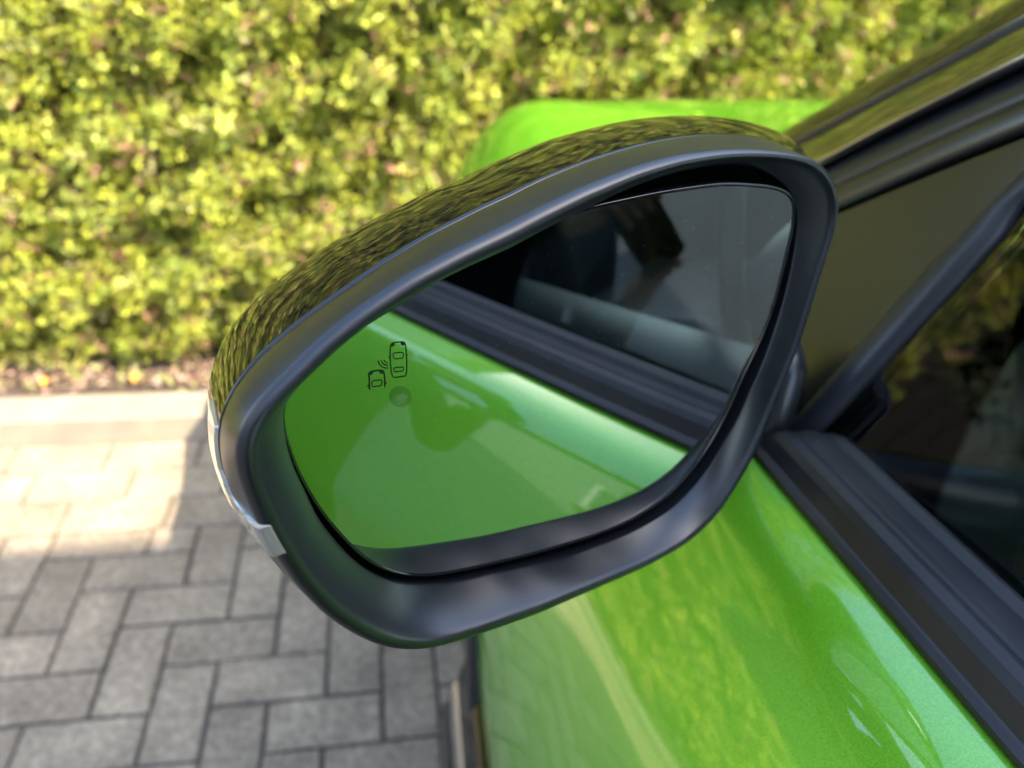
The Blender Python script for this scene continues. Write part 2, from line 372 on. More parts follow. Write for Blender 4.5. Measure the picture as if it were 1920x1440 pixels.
# leaves closing the free end of the tall hedge
r_ = np.random.default_rng(77); Vt, Ft = [], []
for k in range(16000):
    c_ = np.array([-1.55-abs(r_.normal(0, .09)), r_.uniform(2.05, 3.05), r_.uniform(.6, HT-.05)]); d_ = np.array([-1, 0, .3])+r_.normal(0, .7, 3); d_ /= np.linalg.norm(d_)
    s_ = np.cross(d_, r_.normal(0, 1, 3)); s_ /= np.linalg.norm(s_); b = len(Vt); L_ = r_.uniform(.010, .02)
    Vt += [c_-d_*L_, c_+s_*L_*.5, c_+d_*L_, c_-s_*L_*.5]; Ft.append((b, b+1, b+2, b+3))
o = mk('foliage', Vt, Ft, None, hedge); o.data.materials.append(mat('hedge_end_leaf', (.20, .27, .04), .6, var=(8, (.32, .36, .06), 4))); tag(o, kind='stuff')
# fallen litter on the bed
V = []; F = []; C = []
r4 = np.random.default_rng(11)
for i in range(2600):
    p = np.array([r4.uniform(-1.8, 1.2), r4.triangular(1.862, 1.95, 2.2), .062+r4.uniform(0, .014)])
    a = r4.uniform(0, 6.28); L = r4.uniform(.006, .018); W = L*r4.uniform(.3, .6); d = np.array([math.cos(a), math.sin(a), r4.normal(0, .35)])*L; s = np.array([-math.sin(a), math.cos(a), r4.normal(0, .35)])*W
    b = len(V); V += [p-d, p+s, p+d, p-s]; F.append((b, b+1, b+2, b+3))
    c = [(.40, .25, .19), (.48, .36, .28), (.16, .09, .06), (.32, .22, .14), (.30, .30, .12)][r4.integers(5)]; C += [c]*4
lit = mk('leaf_litter', V, F, M['litter']); at = lit.data.color_attributes.new('tint', 'FLOAT_COLOR', 'POINT')
at.data.foreach_set('color', np.c_[np.array(C), np.ones(len(C))].astype(np.float32).ravel())
tag(lit, 'dry pinkish brown leaf litter at the foot of the hedge', 'leaf litter', kind='stuff')
def leaf(px, name, label, s):
    p = onplane(px, (0, 0, 1), (0, 0, .09)); V = []
    for (a, b) in ((0, 1), (.55, .45), (.62, -.1), (.25, -.75), (0, -1.1), (-.25, -.75), (-.62, -.1), (-.55, .45)):
        V.append((p[0]+a*s, p[1]+b*s*.6, p[2]+(.35+b)*s*.5+abs(a)*s*.3))
    V.append((p[0], p[1], p[2]+.1*s)); F = [(i, (i+1) % 8, 8) for i in range(8)]
    o = mk(name, V, F, mat('orange_leaf', (.75, .33, .03), .6)); tag(o, label, 'leaf', 'orange fallen leaves')
leaf((83, 717), 'fallen_leaf', 'orange fallen leaf near the left edge at the hedge foot', .016)
leaf((253, 709), 'fallen_leaf', 'orange fallen leaf lying closer to the mirror at the hedge foot', .018)

# ================================================================== HOUSES
def house(name, label, x0, x1, y0, y1, h, ridge, wins, wallm, rise):
    e = empty(name, ((x0+x1)/2, (y0+y1)/2, 0)); tag(e, label, 'house')
    V, F = box(x0, x1, y0, y1, -.06, h); mk('wall', V, F, wallm, e)
    ov = .35; a, b, c, d = x0-ov, x1+ov, y0-ov, y1+ov
    if ridge == 'x':
        ym = (y0+y1)/2; V = [(a, c, h-.02), (b, c, h-.02), (b, d, h-.02), (a, d, h-.02), (a, c, h+.1), (b, c, h+.1), (b, d, h+.1), (a, d, h+.1), (a, ym, h+rise), (b, ym, h+rise)]
        F = [(0, 3, 2, 1), (0, 1, 5, 4), (2, 3, 7, 6), (4, 5, 9, 8), (6, 7, 8, 9), (0, 4, 8, 7, 3), (1, 2, 6, 9, 5)]
    else:
        xm = (x0+x1)/2; V = [(a, c, h-.02), (b, c, h-.02), (b, d, h-.02), (a, d, h-.02), (a, c, h+.1), (b, c, h+.1), (b, d, h+.1), (a, d, h+.1), (xm, c, h+rise), (xm, d, h+rise)]
        F = [(0, 3, 2, 1), (1, 2, 6, 5), (3, 0, 4, 7), (5, 6, 9, 8), (7, 4, 8, 9), (0, 1, 5, 8, 4), (2, 3, 7, 9, 6)]
    mk('roof', V, F, M['tile'], e)
    for (face, u0, u1, z0, z1) in wins:
        t = .07
        def bx(ua, ub, za, zb, dp0, dp1):
            if face == 'E': return box(x1+dp0, x1+dp1, ua, ub, za, zb)
            if face == 'N': return box(ua, ub, y1+dp0, y1+dp1, za, zb)
        um = (u0+u1)/2
        fr = join([bx(u0, u1, z0, z0+t, -.02, .05), bx(u0, u1, z1-t, z1, -.02, .05), bx(u0, u0+t, z0+t, z1-t, -.02, .05), bx(u1-t, u1, z0+t, z1-t, -.02, .05), bx(um-t/2, um+t/2, z0+t, z1-t, -.02, .045)])
        f = mk('window_frame', *fr, M['pvc'], e)
        p = mk('pane', *bx(u0+t, um-t/2, z0+t, z1-t, -.02, .012), M['pane'], f); p = mk('pane', *bx(um+t/2, u1-t, z0+t, z1-t, -.02, .012), M['pane'], f)
        mk('sill', *bx(u0-.08, u1+.08, z0-.07, z0-.002, -.02, .12), M['kerb'], e)
    return e
hb = house('house', 'tall cream rendered house behind the car whose roof shades the drive', .8, 9.0, -9.2, -3.55, 7.5, 'x',
      [('N', 1.6, 2.8, 3.6, 4.9), ('N', 5, 6.4, 3.6, 4.9), ('N', 4.6, 7.4, .5, 2.4)], M['render2'], 1.9)
hl = house('house', 'pale blue grey rendered neighbouring house left of the driveway', -9.0, -4.2, -8.5, 1.2, 5.4, 'y',
      [('E', -.95, -.05, 2.75, 3.85), ('E', -5.6, -4.5, 3.35, 4.55)], M['render'], 1.8)
dp = mk('downpipe', *tube([(-4.13, .05, 0), (-4.13, .05, 5.3)], .045, 12), mat('dark_zinc', (.06, .065, .07), .4), hl)

# ================================================================== CAR
car = empty('car', (1.02, -.6, 0)); tag(car, 'bright lime green metallic car with gloss black pillars parked facing the hedge', 'car')
SL = -.1; XB = .25; ZB = .9609
CTRL = [(0, 79), (.018, 76), (.027, 66), (.036, 50), (.048, 40), (.064, 35), (.09, 30.5), (.150, 27), (.174, 25), (.190, 17.5), (.26, 12.5), (.35, 7), (.62, -7)]
def profile(L=.58, N=58):
    s = np.linspace(0, L, N*8); th = np.radians(np.interp(s, [c[0] for c in CTRL], [c[1] for c in CTRL]))
    k = np.ones(11)/11; th = np.convolve(np.pad(th, 5, mode='edge'), k, 'valid')
    ds = s[1]-s[0]; x = XB+np.r_[0, np.cumsum(-np.sin(th[:-1])*ds)]; h = np.r_[0, np.cumsum(-np.cos(th[:-1])*ds)]
    return x[::8], h[::8]
PX, PH = profile()
def belt(y): return ZB+SL*y
def side(y, mir=False):
    zb = belt(y); pts = []
    ex = .012*max(0, y-.3)**2*4 + .006*max(0, -y-1.2)**2*10
    low = zb+PH[-1]
    zlow = .415
    for x, h in zip(PX, PH):
        # lower edge becomes level: squeeze heights so the hem sits at zlow
        k = (h/PH[-1])**3; z = zb+h+(zlow-low)*k
        pts.append((x+ex, y, z))
    return pts
def _unused(pts): return [(2.04-p[0], p[1], p[2]) for p in pts]
def panel(name, ys, m, lab=None):
    rows = [side(y) for y in ys]; rows = [[(XB+.018, r[0][1], r[0][2]-.004)]+r+[(r[-1][0]+.02, r[-1][1], r[-1][2]-.006)] for r in rows]
    o = fixn(mk(name, *loft(rows, False), m, car, True)); return o
def pair(fn, *a):
    return fn(*a)
dsk = panel('door', list(np.linspace(-.70, .716, 48)), M['paint']); tag(dsk, 'front left door skin, lime green')
rsk = panel('door', list(np.linspace(-1.62, -.706, 24)), M['paint'])
qsk = panel('rear_wing', list(np.linspace(-2.62, -1.626, 24)), M['paint'])
# right side mirrored
for o in (dsk, rsk, qsk):
    me = o.data.copy(); 
    co = np.empty(len(me.vertices)*3); me.vertices.foreach_get('co', co); co = co.reshape(-1, 3); co[:, 0] = 2.04-co[:, 0]; me.vertices.foreach_set('co', co.ravel())
    me.flip_normals(); n = bpy.data.objects.new(o.name.split('.')[0], me); COL.objects.link(n); n.parent = car; n.matrix_parent_inverse = o.matrix_parent_inverse.copy()
# front end: fender + bonnet sections
sec = {.722: None,
 1.05: [(.125, .20), (.108, .40), (.106, .58), (.118, .70), (.150, .80), (.20, .885), (.27, .945), (.40, .985), (.65, 1.003), (1.02, 1.012)],
 1.35: [(.13, .20), (.10, .40), (.10, .58), (.112, .70), (.138, .815), (.172, .884), (.235, .942), (.38, .955), (.62, .965), (1.02, .975)],
 1.60: [(.20, .20), (.165, .40), (.160, .56), (.168, .64), (.19, .74), (.245, .81), (.32, .85), (.45, .870), (.66, .885), (1.02, .892)],
 1.72: [(.34, .20), (.31, .38), (.30, .50), (.31, .57), (.34, .63), (.39, .69), (.46, .72), (.56, .74), (.74, .755), (1.02, .76)],
 1.78: [(.62, .20), (.60, .34), (.60, .42), (.60, .48), (.62, .53), (.65, .56), (.70, .58), (.76, .60), (.86, .61), (1.02, .615)]}
s0 = side(.722)[::-1]; idx = [0, 10, 18, 26, 34, 44, 52, 57]
sec[.722] = [(.125, .20), (.105, .40), (s0[20][0], s0[20][2]), (s0[32][0], s0[32][2]), (s0[42][0], s0[42][2]), (s0[50][0], s0[50][2]), (.262, .915), (.40, 1.015), (.66, 1.045), (1.02, 1.055)]
def smooth(pts, n=40):
    pts = np.array(pts); d = np.r_[0, np.cumsum(np.linalg.norm(np.diff(pts, axis=0), axis=1))]; d /= d[-1]
    t = np.linspace(0, 1, n); out = []
    m = np.gradient(pts, d, axis=0)
    for u in t:
        i = min(np.searchsorted(d, u, 'right')-1, len(d)-2); h = d[i+1]-d[i]; s = (u-d[i])/h
        out.append((2*s**3-3*s**2+1)*pts[i]+(s**3-2*s**2+s)*h*m[i]+(-2*s**3+3*s**2)*pts[i+1]+(s**3-s**2)*h*m[i+1])
    return np.array(out)
ky = sorted(sec); K = np.array([[(a, b) for a, b in sec[y]] for y in ky])      # sections x points x 2
# interpolate control points in y then along the section
P3 = np.concatenate([K, np.array(ky)[:, None, None]*np.ones((1, 10, 1))], axis=2)
rows = np.array([smooth(P3[:, j], 60) for j in range(10)])       # 10 x 60 x 3 (x, z, y)
grid = [smooth(rows[:, i], 56) for i in range(60)]
V = [(p[0], p[2], p[1]) for r in grid for p in r]; F = []
WC = (.98, .33, .365)
for i in range(59):
    for j in range(55):
        q = (i*56+j, (i+1)*56+j, (i+1)*56+j+1, i*56+j+1); c = np.mean([V[k] for k in q], axis=0)
        if c[0] < .30 and math.hypot(c[1]-WC[0], c[2]-WC[1]) < WC[2]: continue
        F.append(q)
fw = mk('front_wing', V, F, M['paint'], car, True); fixn(fw)
me = fw.data.copy(); co = np.empty(len(me.vertices)*3); me.vertices.foreach_get('co', co); co = co.reshape(-1, 3); co[:, 0] = 2.04-co[:, 0]; me.vertices.foreach_set('co', co.ravel()); me.flip_normals()
n = bpy.data.objects.new('front_wing', me); COL.objects.link(n); n.parent = car; n.matrix_parent_inverse = fw.matrix_parent_inverse.copy()
# black sill cladding with bright strip, seen below the mirror
def strip(name, prof, y0, y1, m, n=2, parent=car):
    rows = [[(x+.012*max(0, y-.3)**2*4, y, z+ (0)) for x, z in prof] for y in np.linspace(y0, y1, n)]
    return fixn(mk(name, *loft(rows, False), m, parent, True))
xs = PX[-1]
strip('sill_cladding', [(xs+.02, .420), (xs-.004, .412), (xs-.012, .395), (xs-.019, .36), (xs-.022, .352)], -1.6, .66, M['gloss'], 12)
strip('sill_strip', [(xs-.020, .353), (xs-.026, .345), (xs-.032, .322), (xs-.030, .316)], -1.6, .66, M['chrome'], 12)
strip('sill_cladding', [(xs-.030, .319), (xs-.040, .30), (xs-.042, .26), (xs-.02, .20), (xs+.10, .18)], -1.6, .66, M['gloss'], 12)
mk('underbody', *box(.25, 1.79, -2.4, 1.5, .17, .30), M['matte'], car)
# wheel arches, wheels
def wheel(x, y, sgn):
    w_ = empty('wheel', (x, y, .33)); w_.parent = car; w_.matrix_parent_inverse = Matrix.Translation(car.location).inverted()
    def lathe(pr, n=48):
        rings = [[(x+sgn*a, y+b*math.cos(t*2*math.pi/n), .33+b*math.sin(t*2*math.pi/n)) for t in range(n)] for a, b in pr]
        return loft(rings, True)
    a = mk('tyre', *lathe([(.0, .22), (.0, .23), (-.012, .25), (-.018, .29), (-.008, .318), (.01, .33), (.19, .33), (.21, .31), (.21, .22)]), M['rubber'], None, True)
    b = mk('rim', *lathe([(.002, .225), (-.006, .215), (.01, .205), (.05, .20), (.06, .05), (.03, .045), (.03, .001)]), M['gloss'], None, True)
    sp = []
    for k in range(5):
        t = k*2*math.pi/5; c, s = math.cos(t), math.sin(t); q = []
        for (r, hw) in ((.04, .022), (.21, .032)):
            for sg in (-1, 1):
                for dx in (.0, .03): q.append((x+sgn*dx, y+c*r-s*hw*sg, .33+s*r+c*hw*sg))
        sp.append((q, [(0, 2, 6, 4), (1, 5, 7, 3), (0, 4, 5, 1), (2, 3, 7, 6), (0, 1, 3, 2), (4, 6, 7, 5)]))
    c = mk('spokes', *join(sp), M['chrome'], None)
    for o in (a, b, c): fixn(o); o.parent = car; o.matrix_parent_inverse = Matrix.Translation(car.location).inverted()
    bpy.data.objects.remove(w_)
wheel(.155, WC[0], 1); wheel(1.885, WC[0], -1)
arch = [[(.092+(.0 if k else .02), WC[0]+r*math.cos(t), WC[1]+r*math.sin(t)) for t in np.linspace(-.25, math.pi+.25, 40)] for k, r in enumerate((.41, .405, .36))]
arch.append([(.24, WC[0]+.36*math.cos(t), WC[1]+.36*math.sin(t)) for t in np.linspace(-.25, math.pi+.25, 40)])
fixn(mk('wheel_arch_trim', *loft(arch, False), M['grain'], car, True))
mk('arch_liner', *box(.245, .50, WC[0]-.40, WC[0]+.40, .22, .80), M['matte'], car)

# ---- side glass plane and belt trim
WN = np.array([-1, 0, .42]); WN = WN/np.linalg.norm(WN); WP = np.array([.297, 0, .948])
def wpt(px, off=0): return onplane(px, WN, WP+WN*off)
def wyz(y, z, off=0):
    q = WP+WN*off; return np.array([q[0]+.42*(z-q[2]), y, z])
# belt trim cross-section relative to belt line: (x, h)
def trimsec(sc=1.0, dy=0):
    return [(.262, -.012), (.2495, -.006), (.2440, .0005), (.2440, .004), (.2475, .0062), (.2490, .0066), (.2535, .0165), (.2575, .0205), (.2630, .0222), (.2650, .0222), (.2668, .0206), (.2690, .0200), (.2715, .0206), (.2735, .0220), (.2790, .0228), (.2850, .0222), (.2865, .0195), (.2900, .019), (.2960, .0215), (.3015, .0190), (.3025, .006), (.322, .004), (.323, -.01)]
# direct fit of the trim front tip
TIPY = .398
def trim():
    rows = []
    ys = list(np.linspace(-.70, TIPY-.03, 30))+[TIPY-.02, TIPY-.012, TIPY-.006, TIPY-.002, TIPY]
    for y in ys:
        k = 1 if y < TIPY-.025 else math.sqrt(max(0.02, 1-((y-(TIPY-.025))/.0255)**2))
        rows.append([(.27+(x-.27)*(.75+.25*k), y-(x-.25)*.12, belt(y)+(h if h < 0 else h*k)) for x, h in trimsec()])
    rows.append([(.27, TIPY+.001, belt(TIPY)-.004)]*len(rows[0]))
    return fixn(mk('belt_trim', *loft(rows, False), M['rubber'], car, True))
bt = crisp(trim())
mk('belt_gap', *loft([[(XB+.006, y, belt(y)-.001), (XB+.002, y, belt(y)-.012), (XB+.03, y, belt(y)-.02)] for y in np.linspace(-.7, .6, 10)], False), M['matte'], car)
rt = fixn(mk('belt_trim', *loft([[(x, y, belt(y)+h) for x, h in trimsec()] for y in np.linspace(-1.62, -.706, 6)], False), M['rubber'], car, True))

# ---- pillar bands, each line given by pixels on the glass plane, extended along the pillar
Lpx = {'a': [(1457, 254), (1700, 115), (1905, -3)], 'b': [(1480, 268), (1720, 140), (1920, 33)], 'c': [(1486, 274), (1724, 148), (1920, 44)],
       'd': [(1535, 303), (1720, 205), (1920, 108)], 'e': [(1550, 312), (1735, 220), (1920, 133)], 'f': [(1562, 350), (1740, 268), (1920, 190)], 'g': [(1575, 392), (1750, 318), (1920, 250)]}
TOPZ = 1.435
def pline(key, off=0):
    P = np.array([wpt(q, off) for q in Lpx[key]]); yz = P[:, 1:]
    d1 = yz[0]-yz[1]; d1 /= np.linalg.norm(d1); d2 = yz[2]-yz[1]; d2 /= np.linalg.norm(d2)
    st = yz[0]+d1*.17; L = (TOPZ-yz[2][1])/d2[1]
    out = [st, yz[0]+d1*.08, yz[0], yz[1], yz[2]]
    for k in range(1, 8):
        f = k/7; out.append(yz[2]+d2*L*f+np.array([-.03*f*f, -.01*f*f]))
    return smooth(np.array(out), 30)
def band(name, a, b, offs, m, thick=.004):
    A, B = pline(a, offs[0]), pline(b, offs[-1]); rows = []
    for p, q in zip(A, B):
        n = len(offs); rows.append([wyz(*(p+(q-p)*i/(n-1)), off=o) for i, o in enumerate(offs)])
    o = mk(name, *loft(rows, False), m, car, True)
    # outward facing normals
    me = o.data
    if sum(p.normal.x for p in me.polygons) > 0: me.flip_normals()
    solid(o, thick, -1); return o
band('windscreen_pillar', 'a', 'b', [-.068, -.056, -.048, -.042, -.0385, -.036, -.0345], M['gloss_trim'], .01)
band('pillar_seal', 'b', 'c', [-.036, -.034, -.034], M['rubber'])
band('door_frame', 'c', 'd', [-.034, -.0235, -.0145, -.0070, -.0000, .0035, .0055], M['bright_frame'], .008)
band('door_frame_edge', 'd', 'e', [.0055, .003, -.004], M['rubber'])
band('frame_moulding', 'e', 'f', [-.004, -.001, .001, .0015], M['satin'], .006)
band('frame_moulding', 'f', 'g', [.0015, .001, -.0005, -.004], M['panel'], .006)
# sail panel
G = pline('g')
def along(off, z0, n=9):          # points parallel to the frame moulding, on its window side
    out = []; T = np.gradient(G, axis=0); T /= np.linalg.norm(T, axis=1)[:, None]
    for z in np.linspace(1.375, z0, n):
        k = np.interp(z, G[:, 1], np.arange(len(G))); p = np.array([np.interp(k, np.arange(len(G)), G[:, 0]), z]); t = np.array([np.interp(k, np.arange(len(G)), T[:, 0]), np.interp(k, np.arange(len(G)), T[:, 1])])
        out.append(p+np.array([-t[1], t[0]])*off)
    return out
Fpx = [(1920, 303), (1834, 398), (1730, 498), (1622, 620), (1540, 715), (1470, 798)]
Fl = [wpt(p)[1:] for p in Fpx]
ed = Fl[0]-Fl[1]; ed /= np.linalg.norm(ed)
ztop = Fl[0][1]+.05
Fl = along(.004, ztop)+Fl
pts = [p for p in G if p[1] < ztop-.01]
fb = Fl[-1]; Fl += [fb+np.array([.004, -.06])]
Gl = pts[::-1]
def resamp(P, n): 
    P = np.array(P); d = np.r_[0, np.cumsum(np.linalg.norm(np.diff(P, axis=0), axis=1))]
    return np.array([[np.interp(t*d[-1], d, P[:, k]) for k in range(2)] for t in np.linspace(0, 1, n)])
mk('frame_backing', *loft([[wyz(*(p+np.array([.006, .012])), off=-.016), wyz(*(p-np.array([.03, .03])), off=-.016)] for p in G], False), M['matte'], car)
Ga = resamp([p for p in Gl], 24); Fa = resamp([Fl[8]]+Fl[9:], 24)
Ga = Ga+np.array([-.0012, -.0012])
rows = [[wyz(*(p+(q-p)*t), off=-.004+.0004*math.sin(math.pi*t)) for t in np.linspace(0, 1, 8)] for p, q in zip(Ga, Fa)]
sp = mk('sail_panel', *loft(rows, False), M['panel'], car, False)
if sum(p.normal.x for p in sp.data.polygons) > 0: sp.data.flip_normals()
solid(sp, .006, -1)
# window frame bar: between F and H lines
Hpx = [(1920, 367), (1880, 432), (1800, 524), (1700, 632), (1620, 720), (1549, 797)]
Hl = [wpt(p)[1:] for p in Hpx]; eh = Hl[0]-Hl[1]; eh /= np.linalg.norm(eh)
Hl = along(.024, Hl[0][1]+.07)+Hl; Hl += [Hl[-1]+np.array([.004, -.05])]
Fb, Hb = resamp(Fl, 40), resamp(Hl, 40)
offs = [-.004, -.001, .0018, .0035, .0042, .0045, .0042, .0032, .0005, -.004]
rows = [[wyz(*(p+(q-p)*i/(len(offs)-1)), off=o) for i, o in enumerate(offs)] for p, q in zip(Fb, Hb)]
wb = mk('window_frame_bar', *loft(rows, False), M['bar'], car, True)
if sum(p.normal.x for p in wb.data.polygons) > 0: wb.data.flip_normals()
solid(wb, .006, -1)
# roof rail of the side frame and B pillar
topz = 1.39
def slab(name, yz, off, m, th):
    V = [wyz(y, z, off) for y, z in yz]+[wyz(y, z, off-th) for y, z in yz]; n = len(yz)
    F = [tuple(range(n)), tuple(range(2*n-1, n-1, -1))]+[(i, (i+1) % n, n+(i+1) % n, n+i) for i in range(n)]
    return fixn(mk(name, V, F, m, car))
hy, hz = Hl[0]
def pane_x(y, z):
    e = .38-y; d = .05*e if e < .36 else .018+.05*(e-.36)*math.exp(-(e-.36)*6)
    return WP[0]+.42*(z-WP[2])+.004+d
ft_ = sorted([tuple(h) for h in Hl], key=lambda q: q[1])       # front edge of the glass, bottom to top
def front(z): return float(np.interp(z, [q[1] for q in ft_], [q[0] for q in ft_]))+.022
rows = []
for t in np.linspace(0, 1, 16):
    row = []
    for u in np.linspace(0, 1, 40):
        z = .875+(1.385-.875)*t; yf_ = min(front(z), .435); y = -.62+(yf_+.62)*u; zz = z+(belt(y)-.905)*(1-t)*1.0
        row.append((pane_x(y, zz), y, zz))
    rows.append(row)
sw_ = fixn(mk('side_window', *loft(rows, False), M['glass'], car, True)); solid(sw_, .004, -1)
slab('roof_rail', [(.30, 1.345), (.16, 1.425), (-.4, 1.455), (-1.7, 1.43), (-1.7, 1.385), (-.4, 1.40), (.10, 1.375)], .001, M['gloss'], .03)
slab('centre_pillar', [(-.60, belt(-.6)+.01), (-.76, belt(-.76)+.01), (-.73, 1.42), (-.60, 1.42)], .001, M['gloss'], .03)
slab('side_window', [(-.76, belt(-.76)+.01), (-1.55, belt(-1.55)+.01), (-1.62, 1.25), (-1.45, 1.385), (-.76, 1.40)], -.004, M['glass'], .004)
slab('pillar_base_trim', [(.40, .895), (.76, .865), (.74, .99), (.69, 1.0), (.60, 1.06), (.45, 1.06)], -.014, M['grain'], .01)
slab('rear_pillar', [(-1.52, belt(-1.5)), (-2.45, belt(-2.4)-.12), (-2.15, 1.15), (-1.75, 1.41), (-1.42, 1.41), (-1.58, 1.25)], .001, M['paint'], .05)
# roof, windscreen, tail
rx = lambda z: WP[0]+.42*(z-WP[2])
rows = []
for y, z in ((.17, 1.425), (.0, 1.452), (-.4, 1.470), (-1.0, 1.468), (-1.75, 1.425)):
    rows.append([(1.02+u*(1.02-rx(z-.01)), y+.03*(1-u*u)*(1 if y > 0 else 0), z+.035*(1-u**4)*1) for u in np.linspace(-1, 1, 15)])
rf = fixn(mk('roof', *loft(rows, False), M['gloss'], car, True)); solid(rf, .02, -1)
def sheet(name, y0, z0, x0, y1, z1, x1, m, bow=.06, th=.005):
    rows = [[(1.02+u*(1.02-(x0+(x1-x0)*t)), y0+(y1-y0)*t+bow*(1-u*u)*(1-t*.5), z0+(z1-z0)*t+.02*(1-u*u)) for u in np.linspace(-1, 1, 13)] for t in np.linspace(0, 1, 8)]
    o = fixn(mk(name, *loft(rows, False), m, car, True)); solid(o, th, -1); return o
aL = pline('a')
sheet('windscreen', aL[0][0]+.02, aL[0][1]-.02, rx(aL[0][1])+.06, .17, 1.43, rx(1.43)+.03, M['wind'], .10)
sheet('rear_window', -1.76, 1.42, rx(1.42)+.05, -2.35, 1.05, rx(1.05)+.05, M['wind'], -.05)
sheet('scuttle', .66, 1.03, .33, aL[0][0]-.02, aL[0][1]-.05, .36, M['grain'], .08)
sheet('tailgate', -2.36, 1.05, .36, -2.62, .75, .30, M['paint'], -.08, .02); sheet('tailgate', -2.62, .75, .30, -2.66, .42, .28, M['paint'], -.08, .02)
mk('rear_bumper', *box(.20, 1.84, -2.66, -2.5, .22, .45), M['grain'], car)
# ---- interior
mk('cabin_floor', *box(.35, 1.69, -2.3, .7, .30, .36), M['matte'], car)
ZL = .930
A_, B_, C_, D_ = (onplane(p, (0, 0, 1), (0, 0, ZL)) for p in ((1664, 818), (1785, 747), (1920, 846), (1920, 1068)))
dirO = (D_-A_)/(A_[1]-D_[1]); dirI = (C_-B_)/(B_[1]-C_[1])
rows = []
for k, y in enumerate(np.linspace(0, -.95, 30)):
    o_ = A_+dirO*(-y); i_ = B_+dirI*(-y); o_[0] = min(o_[0], .42); i_[0] = max(o_[0]+.05, min(i_[0], .60)); zz = ZL-.02*(y*.3)
    r_ = .007
    rows.append([(o_[0]-.012, o_[1], zz-.30), (o_[0]-.004, o_[1], zz-.06), (o_[0]-.001, o_[1], zz-.012), (o_[0]+.001, o_[1], zz-.004), (o_[0]+r_, o_[1], zz), (o_[0]*.5+i_[0]*.5, (o_[1]+i_[1])/2, zz+.002), (i_[0]-r_, i_[1], zz), (i_[0], i_[1], zz-.006), (i_[0]+.001, i_[1], zz-.03), (i_[0]+.0, i_[1], zz-.5)])
fr_ = [(p[0], p[1]+.012, p[2]-.012) for p in rows[0]]
dc = fixn(mk('door_card', *loft([fr_]+rows, False, True), M['leather'], car, True))
fixn(mk('door_card_edge', *loft([[(.312, y, belt(y)+.0), (.330, y, belt(y)-.022), (.340, y, belt(y)-.08), (.36, y, .62)] for y in np.linspace(.46, -.70, 20)], False), M['carddark'], car, True))
# lining of the windscreen pillar, seen through the side window
IP = np.array([.385, 0, .95])
ip = [onplane(p, WN, IP) for p in ((1500, 830), (1545, 760), (1700, 590), (1860, 420), (1960, 330), (1990, 350), (1920, 431), (1876, 486), (1838, 540), (1880, 548), (1935, 553), (1940, 570), (1860, 640), (1781, 712), (1662, 812), (1600, 862))]
V = [p for p in ip]+[p-WN*.012 for p in ip]; n = len(ip)
fixn(mk('pillar_lining', V, [tuple(range(n)), tuple(range(2*n-1, n-1, -1))]+[(i, (i+1) % n, n+(i+1) % n, n+i) for i in range(n)], M['lining'], car))
mk('bulkhead', *box(.36, 1.68, .72, .74, .30, .985), M['matte'], car)
for ya, yb in ((-.66, .70), (-1.6, -.70)):
    fixn(mk('door_card', *loft([[(1.735, y, .95), (1.70, y, .95), (1.64, y, .945), (1.62, y, .90), (1.60, y, .60), (1.66, y, .38)] for y in np.linspace(ya, yb, 8)], False), M['carddark'], car, True))
fixn(mk('door_card', *loft([[(.33, y, .90), (.40, y, .93), (.42, y, .88), (.44, y, .60), (.38, y, .38)] for y in np.linspace(-1.6, -.70, 8)], False), M['carddark'], car, True))
# dashboard
rows = [[(x, .70, .93), (x, .60, .975), (x, .48, .985), (x, .40, .975), (x, .36, .94), (x, .37, .86), (x, .42, .70), (x, .50, .5)] for x in np.linspace(.37, 1.67, 12)]
fixn(mk('dashboard', *loft(rows, False), M['carddark'], car, True))
sw = []
for k in range(33):
    t = k*2*math.pi/32; sw.append((.72+.185*math.cos(t), .20-.06*math.sin(t), .93+.175*math.sin(t)))
fixn(mk('steering_wheel', *join([tube(sw, .016, 10), tube([(.55, .2, .93), (.72, .22, .92), (.89, .2, .93)], [.018, .045, .018], 10), tube([(.72, .21, .92), (.72, .42, .85)], .03, 10)]), M['carddark'], car, True))
for xc in (.72, 1.32):
    def cushion(pts, wd, m, nm):
        rows = [[(xc+u*wd, y+(abs(u)**3)*.03, z+(abs(u)**3)*.03) for u in np.linspace(-1, 1, 9)] for y, z in pts]
        o = fixn(mk(nm, *loft(rows, False, False, False), m, car, True)); solid(o, .09, 0); bevel(o, .03, 3); return o
    cushion([(.02, .58), (-.05, .60), (-.25, .57), (-.42, .56)], .25, M['carddark'], 'seat')
    cushion([(-.40, .56), (-.48, .80), (-.56, 1.05), (-.60, 1.14)], .24, M['carddark'], 'seat_back')
    cushion([(-.60, 1.20), (-.62, 1.33)], .12, M['carddark'], 'headrest')
mk('headliner', *box(.50, 1.54, -1.7, .12, 1.405, 1.42), mat('headliner_cloth', (.25, .25, .25), .9), car)

